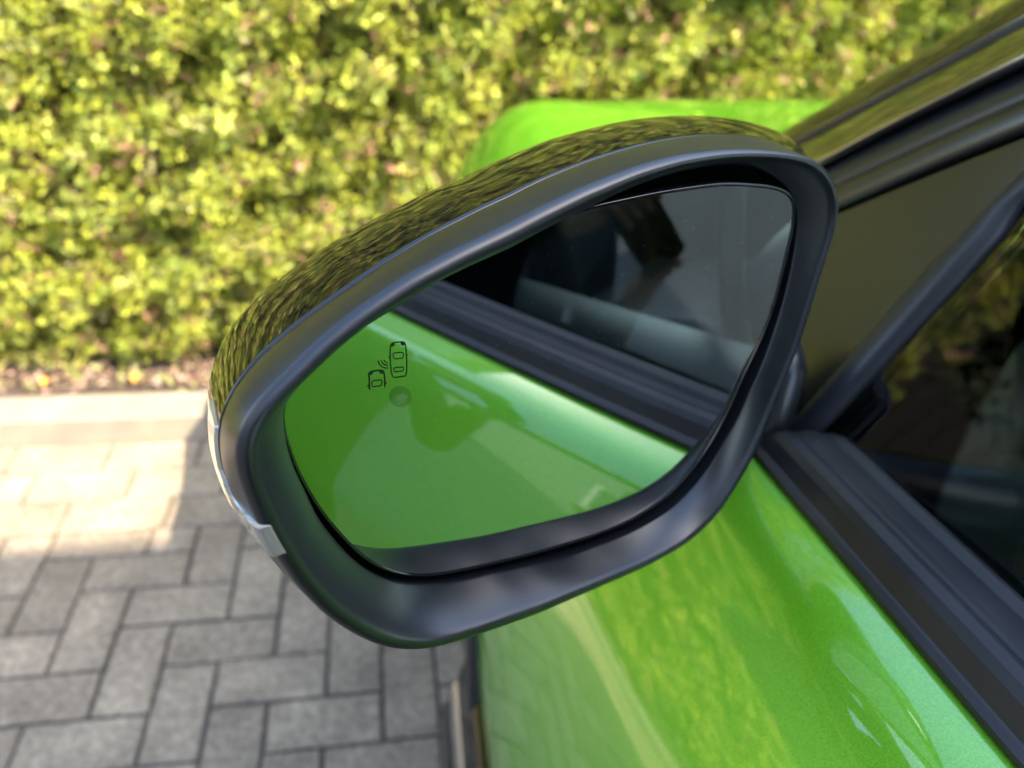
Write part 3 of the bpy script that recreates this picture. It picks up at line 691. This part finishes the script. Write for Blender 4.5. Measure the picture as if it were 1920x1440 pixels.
# ================================================================== WING MIRROR (part of the car, sub-parts below it)
CREST = [(1573,377),(1563,333),(1540,303),(1507,288),(1427,278),(1360,278),(1277,288),(1193,311),(1093,351),(1010,391),(960,418),(864,463),(767,515),(671,579),(590,645),(536,703),(491,741),(463,778),(444,812),(439,844),(444,881),(452,908),(466,944),(487,990),(510,1030),(534,1069),(567,1111),(613,1157),(663,1190),(713,1213),(755,1219),(805,1217),(879,1195),(1000,1153),(1124,1099),(1215,1059),(1294,1013),(1350,957),(1386,897),(1407,862),(1424,824),(1456,744),(1480,685),(1500,635),(1527,543),(1553,460),(1572,410)]
SEAM = [(1540,306),(1520,298),(1480,280),(1427,262),(1377,254),(1327,256),(1260,265),(1160,290),(1060,323),(960,370),(864,415),(767,468),(671,533),(619,568),(558,613),(503,655),(458,700),(430,731),(413,761),(404,794),(404,825),(411,867),(422,894),(438,929),(450,960),(470,998),(499,1032)]
CAP = [(1527,300),(1493,280),(1443,253),(1393,238),(1327,223),(1260,223),(1193,228),(1093,252),(960,297),(864,340),(761,384),(671,432),(574,491),(509,536),(445,594),(406,659),(392,700),(388,728),(388,747),(391,783),(397,825),(408,853),(420,890)]
GLASS = [(531,760),(534,806),(563,890),(605,961),(647,1011),(688,1052),(734,1076),(776,1083),(817,1082),(901,1065),(1000,1042),(1119,1008),(1188,982),(1258,939),(1292,904),(1327,859),(1348,824),(1372,779),(1397,720),(1437,640),(1460,583),(1483,493),(1500,427),(1505,387),(1493,367),(1460,357),(1410,352),(1360,350),(1293,358),(1227,368),(1160,382),(1100,394),(1000,434),(864,502),(752,572),(628,652),(560,710)]
OPEN = [(531,748),(532,800),(545,860),(572,918),(630,1013),(680,1062),(734,1090),(797,1095),(922,1073),(1000,1056),(1119,1022),(1188,996),(1262,954),(1300,915),(1335,869),(1356,833),(1385,783),(1410,722),(1452,640),(1477,583),(1507,493),(1524,427),(1527,387)]
def unit(az, el):
    az, el = R_(az), R_(el); n = np.array([math.sin(az)*math.cos(el), -math.cos(az)*math.cos(el), math.sin(el)])
    u = np.cross([0, 0, 1], n); u /= np.linalg.norm(u); return u, np.cross(n, u), n
HU, HV, HN = unit(26.4, 7.2)
H0 = CAM+ray((980, 720))*.2815
GU, GV, GN = unit(21.87, 1.84)
G0 = CAM+ray((1000, 700))*.303; RC = 2.5
def touvw(p): d = p-H0; return np.array([d@HU, d@HV, -(d@HN)])
def fromuvw(q): return H0+HU*q[0]+HV*q[1]-HN*q[2]
UC = np.array([.012, -.008])
NT = 288; TH = np.linspace(-math.pi, math.pi, NT, endpoint=False)
def radial(pts):                  # list of (u, v, w) -> r(th), w(th)
    P = np.array(pts); d = P[:, :2]-UC; a = np.arctan2(d[:, 1], d[:, 0]); r = np.hypot(d[:, 0], d[:, 1]); o = np.argsort(a); a, r, w = a[o], r[o], P[:, 2][o]
    # interpolate as polygon in xy for accuracy: dense resample
    A = np.r_[a-2*math.pi, a, a+2*math.pi]; x = np.tile(d[o][:, 0], 3); y = np.tile(d[o][:, 1], 3); ww = np.tile(w, 3)
    D = []; 
    for i in range(len(A)-1):
        for t in np.linspace(0, 1, 12, endpoint=False):
            X, Y = x[i]+(x[i+1]-x[i])*t, y[i]+(y[i+1]-y[i])*t; aa = math.atan2(Y, X)
            base = A[i]; aa += 2*math.pi*round((base-aa)/(2*math.pi)) 
            D.append((aa, math.hypot(X, Y), ww[i]+(ww[i+1]-ww[i])*t))
    D = np.array(sorted(D)); return np.interp(TH, D[:, 0], D[:, 1]), np.interp(TH, D[:, 0], D[:, 2])
def gs(r, s=2.2):
    k = np.exp(-.5*(np.arange(-9, 10)/s)**2); k /= k.sum(); return np.convolve(np.r_[r[-9:], r, r[:9]], k, 'valid')
def hplane(px, wv): return touvw(onplane(px, HN, H0-HN*wv))
Kr, _ = radial([hplane(p, .004) for p in CREST]); Kr = gs(Kr)
def angof(q): return math.atan2(q[1]-UC[1], q[0]-UC[0])
def partial(pts, fallback):
    """radius from pts inside their angular span, fallback outside with a blend"""
    P = [q for q in pts]; a = np.unwrap(np.array([angof(q) for q in P])); r = np.array([math.hypot(q[0]-UC[0], q[1]-UC[1]) for q in P])
    if a[0] > a[-1]: a, r = a[::-1], r[::-1]
    out = fallback.copy()
    for i, t in enumerate(TH):
        for tt in (t, t+2*math.pi, t-2*math.pi):
            if a[0] <= tt <= a[-1]:
                out[i] = np.interp(tt, a, r); break
            e = min(abs(tt-a[0]), abs(tt-a[-1]))
            if e < .30:
                near_ = r[0] if abs(tt-a[0]) < abs(tt-a[-1]) else r[-1]
                j = np.argmin(np.abs(((TH-(a[0] if near_ == r[0] else a[-1])+math.pi) % (2*math.pi))-math.pi))
                k = e/.30; k = k*k*(3-2*k); out[i] = fallback[i]+(near_-fallback[j])*(1-k)
    return gs(out)
WS = .028
Sr = gs(partial([hplane(p, WS) for p in SEAM], Kr-.002), 4.0)
WCp = .078
Cr = gs(partial([hplane(p, WCp) for p in CAP], Kr-.006), 4.0)
# plane parallel to the mirror glass, 2.5 mm in front of its middle
def gplane(px, off):
    n = GN; return onplane(px, n, G0+n*off)
def glassw(th, r):                # w where a line along the housing axis meets the glass-parallel plane
    q = fromuvw(np.array([UC[0]+r*math.cos(th), UC[1]+r*math.sin(th), 0])); off = .001
    t = np.dot(G0+GN*off-q, GN)/np.dot(-HN, GN); return t
Er_p = [touvw(gplane(p, .001)) for p in OPEN]
Er = partial(Er_p, Kr-.0105)
Er = np.minimum(Er, Kr-.009)
Ew = np.array([glassw(t, r) for t, r in zip(TH, Er)]); Ew = np.maximum(Ew, .006)
def ring(r, w_): 
    w_ = np.broadcast_to(w_, r.shape); return [fromuvw((UC[0]+a*math.cos(t), UC[1]+a*math.sin(t), b)) for a, b, t in zip(r, w_, TH)]
wm = empty('wing_mirror', tuple(fromuvw((.012, -.008, .05)))); wm.parent = car; wm.matrix_parent_inverse = Matrix.Translation(car.location).inverted()
def mkm(name, V, F, m, smooth=True):
    o = mk(name, V, F, m, None, smooth); o.parent = wm
    o.matrix_parent_inverse = Matrix.Translation(Vector(fromuvw((.012, -.008, .05)))).inverted(); return o
wm['label'] = 'left wing mirror housing with satin bezel and gloss black cap'
rings = [ring(Sr-.0040, WS+.0006), ring(Sr-.0008, WS+.0004), ring(Sr-.0002, WS), ring(Sr, WS-.0008)]
for t in (.2, .4, .6, .8):
    rings.append(ring(Sr+(Kr+.0004-Sr)*t+.0006*math.sin(math.pi*t), WS+(.009-WS)*t))
rr = .0045
for a in np.linspace(0, 90, 9):
    rings.append(ring(Kr-rr*(1-math.cos(R_(a))), rr+.0012-rr*math.sin(R_(a))))
I0 = Kr-rr-.0012; rings.append(ring(I0, .0012+.0003))
I1 = Kr-rr-.0022; rings.append(ring(I1, .0012+.0012))
for t in (.12, .3, .5, .7, .86, .95, 1.0):
    rings.append(ring(I1+(Er-I1)*(t+.10*math.sin(math.pi*t)), .0024+(Ew-.0024)*(t-.05*math.sin(math.pi*t))))
rings.append(ring(Er+.0002, Ew+.0008)); rings.append(ring(Er+.0010, Ew+.004)); rings.append(ring(Er+.002, Ew+.020))
ce = [fromuvw((UC[0], UC[1], .05))]*NT
rings.append(ring(Er*.5, Ew+.022)); 
bz = fixn(mkm('bezel', *loft(rings), M['satin'])); 
# cap
crings = []
crings.append(ring(Sr-.0035, WS+.0015)); crings.append(ring(Sr-.0010, WS+.0011)); crings.append(ring(Sr-.0003, WS+.0016))
XC = WCp-WS
def capr(S_, C_, t):
    D_ = C_-S_; a_ = 2*D_/XC+.26; b_ = (D_-a_*XC)/XC**2; x_ = XC*t; return S_+a_*x_+b_*x_*x_
for t in np.linspace(.04, 1, 14): crings.append(ring(capr(Sr-.0003, Cr, t), WS+.0016+(WCp-WS-.0016)*t))
for wv, k in ((.082, .970), (.087, .915), (.093, .83), (.099, .71), (.104, .57), (.108, .40), (.1105, .2), (.111, .01)):
    crings.append(ring(Cr*k, wv))
cp = fixn(mkm('cap', *loft(crings), M['gloss']))
# turn signal lens: patch standing 0.5 mm proud of bezel and cap
allr = rings
def thrange(p0, p1, wv):
    a0, a1 = angof(hplane(p0, wv)), angof(hplane(p1, wv)); return a0 % (2*math.pi), a1 % (2*math.pi)
a0, a1 = thrange((492, 976), (527, 1033), .004)
b0 = thrange((391, 770), (391, 770), .045)[0]; b1 = a1
def surf(th, k):                  # position at angle th, k in 0..1 from rim (w .006) to cap widest
    K_, S_, C_ = (np.interp(th, np.r_[TH, TH+2*math.pi, TH+4*math.pi], np.tile(q, 3)) for q in (Kr, Sr, Cr))
    if k < 0:
        a_ = R_(-k*200); return K_+.0004-.0045*(1-math.cos(a_)), .0045+.0012-.0045*math.sin(a_)-.0004
    if k < .5:
        t = k/.5; r = K_+.0004+(S_-K_-.0004)*t; wv = .007+(WS-.007)*t
    else:
        t = (k-.5)/.5*.62; r = capr(S_-.0003, C_, t); wv = WS+(WCp-WS)*t
    return r, wv
rows = []
for i, t in enumerate(np.linspace(0, 1, 90)):
    th = b0+(b1-b0)*t
    # front edge of lens: at the seam for most of its length, then sweeping forward to the rim
    ta = (a0-b0)/(b1-b0)
    if t < ta*.72: ks = .54
    elif t < ta: ks = .54-.16*(t-ta*.72)/(ta*.28)
    else: ks = .38-.70*min(1, (t-ta)/.025)
    row = []
    for j in range(14):
        k = ks+(.97-ks)*j/13; r, wv = surf(th, k)
        e = .0013 if 0 < j < 13 and 0 < i < 89 else -.001
        row.append(fromuvw((UC[0]+(r+e)*math.cos(th), UC[1]+(r+e)*math.sin(th), wv)))
    rows.append(row)
fixn(mkm('turn_signal_lens', *loft(rows, False), M['lens']))
# lower rear cover just peeping out beyond the bezel, glossy
# mirror glass (convex)
def gpoint(px): return onplane(px, GN, G0)
gp = np.array([gpoint(p) for p in GLASS]); gc = gp.mean(axis=0)
loc = np.array([[(p-G0)@GU, (p-G0)@GV] for p in gp])
def closed_smooth(P, n=220, s=2.0):
    Q = np.r_[P, P[:1]]; d = np.r_[0, np.cumsum(np.linalg.norm(np.diff(Q, axis=0), axis=1))]
    t = np.linspace(0, d[-1], n, endpoint=False); R = np.c_[np.interp(t, d, Q[:, 0]), np.interp(t, d, Q[:, 1])]
    return np.c_[gs(R[:, 0], s), gs(R[:, 1], s)]
OL = closed_smooth(loc); oc = OL.mean(axis=0)
def gsurf(uv, off=0):
    r2 = uv[0]**2+uv[1]**2; return G0+GU*uv[0]+GV*uv[1]+GN*(off-r2/(2*RC))
rows = [[gsurf(oc+(p-oc)*k) for p in OL] for k in (1, .97, .9, .8, .7, .6, .5, .4, .3, .2, .1, .02)]
V, F = loft(rows); F.append(tuple(range(11*220, 12*220)))
mg = mkm('mirror_glass', V, F, M['mirror'])
if np.dot(np.array(mg.data.polygons[500].normal), GN) < 0: mg.data.flip_normals()
# exact normals of the sphere
vn = []
for v in V:
    q = np.array(v)-G0; n = GN+(GU*(q@GU)+GV*(q@GV))/RC; vn.append(tuple(n/np.linalg.norm(n)))
mg.data.normals_split_custom_set_from_vertices(vn)
def grow(P, e):
    T = np.roll(P, -1, 0)-np.roll(P, 1, 0); T /= np.linalg.norm(T, axis=1)[:, None]; N = np.c_[T[:, 1], -T[:, 0]]
    if np.sum((P-oc)*N) < 0: N = -N
    return P+N*e
er = [[gsurf(p, o) for p in grow(OL, e)] for e, o in ((-.0002, .0001), (.0002, .0006), (.0008, .0007), (.0013, .0002), (.0014, -.002), (.0010, -.006), (-.02, -.008))]
V, F = loft(er); F.append(tuple(range(6*220, 7*220)))
fixn(mkm('glass_holder', V, F, M['gloss']))
# printed warning symbols
def ic(x, y):
    p = gpoint((640+x/7.2, 600+y/7.2)); return np.array([(p-G0)@GU, (p-G0)@GV])
def stroke(pts, wd, closed=False):
    P = np.array([ic(*p) for p in pts]); n = len(P); V, F = [], []
    for i in range(n):
        a = P[(i-1) % n] if (closed or i > 0) else P[i]; b = P[(i+1) % n] if (closed or i < n-1) else P[i]
        t = b-a; t /= np.linalg.norm(t); q = np.array([-t[1], t[0]])*wd/2
        V += [gsurf(P[i]+q, .00008), gsurf(P[i]-q, .00008)]
    for i in range(n if closed else n-1):
        k = (i+1) % n; F.append((2*i, 2*i+1, 2*k+1, 2*k))
    return V, F
W_ = .00040
def head(px4):
    return stroke(px4, W_*1.3, True)
car1 = join([stroke([(680,350),(698,330),(730,318),(790,310),(845,306),(866,318),(876,350),(885,440),(893,560),(892,690),(885,745),(865,768),(800,778),(725,788),(700,770),(685,700),(672,560),(670,440)], W_*1.15, True),
  stroke([(710,475),(725,458),(830,447),(850,462),(848,500),(838,525),(735,538),(718,520)], W_, True), stroke([(718,665),(735,655),(840,645),(852,655),(845,690),(830,700),(740,712),(725,700)], W_, True),
  head([(685,362),(712,362),(732,345),(704,338)]), head([(812,318),(824,345),(852,350),(868,335)]), stroke([(652,524),(676,510)], W_*1.5), stroke([(884,490),(903,488)], W_*1.5)])
car2 = join([stroke([(395,955),(390,800),(384,750),(395,722),(440,705),(520,695),(565,695),(585,715),(598,790),(598,915)], W_*1.4),
  stroke([(425,850),(440,835),(550,822),(562,835),(555,890),(545,900),(435,918),(428,900)], W_, True), head([(392,750),(420,747),(440,728),(410,720)]), head([(524,702),(538,728),(562,733),(580,716)]),
  stroke([(366,908),(390,898)], W_*1.5), stroke([(600,868),(622,862)], W_*1.5)])
waves = join([stroke([(510,565),(525,610),(560,645),(605,660),(645,662)], W_*1.1), stroke([(550,560),(570,595),(600,618),(640,625)], W_*1.1), stroke([(588,555),(605,580),(635,592)], W_*1.1)])
o = mkm('blind_spot_symbol', *join([car1, car2, waves]), M['print'], False)
ln = []
for k in range(23):
    x = 803-145+k*13.2; hh = 145*math.sqrt(max(0, 1-((x-803)/150)**2))
    if hh > 5: ln.append(stroke([(x, 1045-hh), (x+3, 1045+hh)], .00006))
mkm('indicator_window', *join(ln), M['print'], False)
# dust specks on the glass
rd = np.random.default_rng(21); dv, df = [], []
for k in range(260):
    i_ = rd.integers(len(OL)); q_ = oc+(OL[i_]-oc)*math.sqrt(rd.uniform(0, .9)); sz = rd.uniform(.00005, .00016); an = rd.uniform(0, 6.28); b = len(dv)
    for (ax_, ay_) in ((1, 0), (0, .6), (-1, 0), (0, -.6)):
        dv.append(gsurf(q_+np.array([ax_*math.cos(an)-ay_*math.sin(an), ax_*math.sin(an)+ay_*math.cos(an)])*sz, .00006))
    df.append((b, b+1, b+2, b+3))
tag(mkm('dust', dv, df, mat('pale_dust', (.45, .44, .40), .9), False), kind='stuff')
# arm joining the housing to the door
A0 = fromuvw((.10, -.035, .070)); A1 = np.array([.252, .432, .905])
rows = []
for t in np.linspace(0, 1, 12):
    c = A0+(A1-A0)*t+np.array([0, 0, -.012*math.sin(math.pi*t)]); d = (A1-A0)/np.linalg.norm(A1-A0); a = np.cross(d, [0, 0, 1]); a /= np.linalg.norm(a); b = np.cross(a, d)
    ra, rb = .046-.006*math.sin(math.pi*t)-.024*t**3, .032-.016*t**3
    rows.append([c+a*ra*math.cos(q)+b*rb*math.sin(q) for q in np.linspace(0, 2*math.pi, 28, endpoint=False)])
fixn(mkm('mirror_arm', *loft(rows, True, True, True), M['satin']))
ft = onplane((1502, 690), (0, 1, 0), (0, .40, 0))
rows = []
for t, s in ((0, .2), (.06, .7), (.15, .95), (.5, 1.05), (1, 1.1)):
    c = np.array([.268, .432, .995])*(1-t)+np.array([.262, .43, .885])*t
    rows.append([c+np.array([.018*s*math.cos(q), .040*s*math.sin(q), 0]) for q in np.linspace(0, 2*math.pi, 24, endpoint=False)])
fixn(mkm('mirror_foot', *loft(rows, True, True, True), M['satin']))

# ================================================================== PHOTOGRAPHER
Rt, Dn, Fw = RM[0], RM[1], RM[2]
def C3(r, u, f): return CAM+Rt*r-Dn*u+Fw*f
ph = empty('smartphone', tuple(C3(.055, -.02, -.012))); tag(ph, 'dark smartphone held level in both hands to take the picture', 'phone')
def rbox(cr, cu, hw, hh, rad, f0, f1, m, name):
    out = []
    for (sx, sy, a) in ((1, 1, 0), (-1, 1, 90), (-1, -1, 180), (1, -1, 270)):
        for k in range(5):
            t = R_(a+k*22.5); out.append((cr+sx*(hw-rad)+rad*math.cos(t), cu+sy*(hh-rad)+rad*math.sin(t)))
    rows = [[C3(x, y, f) for x, y in out] for f in (f0, f1)]
    return fixn(mk(name, *loft(rows, True, True, True), m, ph))
rbox(.055, -.020, .0735, .0358, .010, -.0125, -.0045, M['phone'], 'phone_body')
rbox(.002, -.004, .018, .018, .006, -.0045, -.003, M['phone'], 'camera_bump')
pers = empty('person', (-.17, -.43, 0)); tag(pers, 'person in dark jacket standing by the door holding up a phone', 'person')
def skin(name, joints, edges, m, sub=2, root=0):
    me = bpy.data.meshes.new(name); me.from_pydata([tuple(map(float, j[0])) for j in joints], edges, []); me.materials.append(m)
    o = bpy.data.objects.new(name, me); COL.objects.link(o); o.parent = pers; o.matrix_parent_inverse = Matrix.Translation(pers.location).inverted()
    o.modifiers.new('skin', 'SKIN').use_smooth_shade = True
    for i, j in enumerate(joints):
        sv = me.skin_vertices[0].data[i]; r = j[1]; sv.radius = (r, r) if not isinstance(r, tuple) else r; sv.use_root = (i == root)
    subsurf(o, sub); return o
# joints: pelvis root, spine, neck, head, shoulders, elbows, wrists, palms, fingers, legs
J = []; E_ = []
def add(p, r, parent=None):
    J.append((np.array(p, float), r)); i = len(J)-1
    if parent is not None: E_.append((parent, i))
    return i
px_, py_ = -.17, -.43
pel = add((px_, py_, .95), (.15, .11)); sp1 = add((px_, py_, 1.12), (.17, .12), pel); sp2 = add((px_, py_-.01, 1.30), (.185, .125), sp1); nk0 = add((px_, py_, 1.46), (.08, .07), sp2)
nk = add((px_, py_+.03, 1.52), .05, nk0)
hands = {}
def arm(sg, sh, el, wr):
    s = add(sh, .062, nk0); e = add(el, .048, s); f = add((np.array(el)*.5+np.array(wr)*.5), .042, e); w2 = add(wr, .029, f); return w2
LW = C3(-.065, -.105, -.040); RW = C3(.165, -.120, -.030)
lw = arm(-1, (px_-.20, py_, 1.42), (px_-.30, py_+.10, 1.12), LW)
rw = arm(1, (px_+.20, py_, 1.42), (px_+.30, py_+.10, 1.13), RW)
for sg in (-1, 1):
    h = add((px_+sg*.09, py_, .88), .095, pel); k = add((px_+sg*.11, py_+.02, .50), .062, h); a = add((px_+sg*.12, py_-.01, .10), .042, k); add((px_+sg*.13, py_+.14, .045), .036, a)
body = skin('clothes_and_body', J, E_, M['jacket'], 2); body.name = 'body'
def hand(wr, sgn, nm):
    """palm behind the phone edge, thumb on the back (user side), four fingers wrapped onto the lens side"""
    J2 = [(wr, .026)]; E2 = []
    def ad(p, r, par): J2.append((np.array(p), r)); E2.append((par, len(J2)-1)); return len(J2)-1
    ex = .055+sgn*.0735           # phone end in right-axis
    fl = ad(wr*.45+C3(ex+sgn*.012, -.045, -.022)*.55, .027, 0)
    pm = ad(C3(ex+sgn*.010, -.035, -.016), .022, fl)
    for k in range(4):
        v = .012-.018*k; kn = ad(C3(ex+sgn*(.014 if sgn > 0 else .020), v-(.006 if sgn > 0 else .018), -.012 if sgn > 0 else -.024), .0095, pm)
        if sgn < 0:                # these fingers stop at the phone's edge, clear of the lens
            a = ad(C3(ex-.022, v-.016, -.009), .0080, kn); ad(C3(ex-.0085, v-.016, -.0095), .0068, a)
            continue
        a = ad(C3(ex+sgn*.012, v, .006), .0085, kn)
        b = ad(C3(ex-sgn*(.008 if k else .004), v+.002, .0095), .0075, a); c = ad(C3(ex-sgn*(.026+.004*(k % 2)), v+.003, .0045), .0068, b)
    t1 = ad(C3(ex+sgn*.004, -.050, -.026), .013, pm); t2 = ad(C3(ex-sgn*.020, -.038, -.026), .0105, t1); ad(C3(ex-sgn*.040, -.026, -.0235), .0090, t2)
    o = skin(nm, J2, E2, M['skin'], 2); return o
# keep fingers of the left hand clear of the lens: they rest on the lower corner
hand(LW, -1, 'hand'); hand(RW, 1, 'hand')
# head
hc = np.array([px_, py_+.06, 1.635]); V = []; F = []; NU, NV = 32, 24
for i in range(NV+1):
    ph_ = math.pi*i/NV
    for j in range(NU):
        t = 2*math.pi*j/NU; x = math.sin(ph_)*math.cos(t)*.076; y = math.sin(ph_)*math.sin(t)*.098; z = math.cos(ph_)*.118
        if z < 0: x *= 1-.35*(z/-.118)**2*1; y *= 1-.12*(-z/.118)
        fy = max(0, math.sin(t))*math.sin(ph_)
        if y > 0:
            y += .020*math.exp(-((x/.010)**2+((z+.018)/.020)**2)) - .007*math.exp(-(((abs(x)-.030)/.015)**2+((z-.010)/.012)**2)) + .006*math.exp(-((x/.024)**2+((z+.058)/.010)**2)) + .006*math.exp(-((x/.02)**2+((z+.098)/.018)**2))
        if abs(math.cos(t)) > .93 and -.03 < z < .035: x *= 1.13
        a = -.45; yy, zz = y*math.cos(a)-z*math.sin(a), y*math.sin(a)+z*math.cos(a)
        V.append((hc[0]+x, hc[1]+yy, hc[2]+zz))
for i in range(NV):
    for j in range(NU): F.append((i*NU+j, i*NU+(j+1) % NU, (i+1)*NU+(j+1) % NU, (i+1)*NU+j))
hd = fixn(mk('head', V, F, M['skin'], pers, True)); subsurf(hd, 1)
V2 = []; F2 = []
for i, f in enumerate(F):
    c = np.mean([V[k] for k in f], axis=0)-hc; a = .45; yb, zb_ = c[1]*math.cos(a)-c[2]*math.sin(a), c[1]*math.sin(a)+c[2]*math.cos(a)
    if zb_ > .055 or (yb < -.005 and zb_ > -.05): F2.append(f)
V2 = [tuple(hc+(np.array(v)-hc)*1.07) for v in V]
hr = fixn(mk('hair', V2, F2, M['hair'], pers, True)); solid(hr, .008, -1)
for sg in (-1, 1):
    V, F = box(px_+sg*.13-.05, px_+sg*.13+.05, py_-.07, py_+.20, 0.002, .085); o = mk('shoe', V, F, M['shoe'], pers); bevel(o, .035, 4)
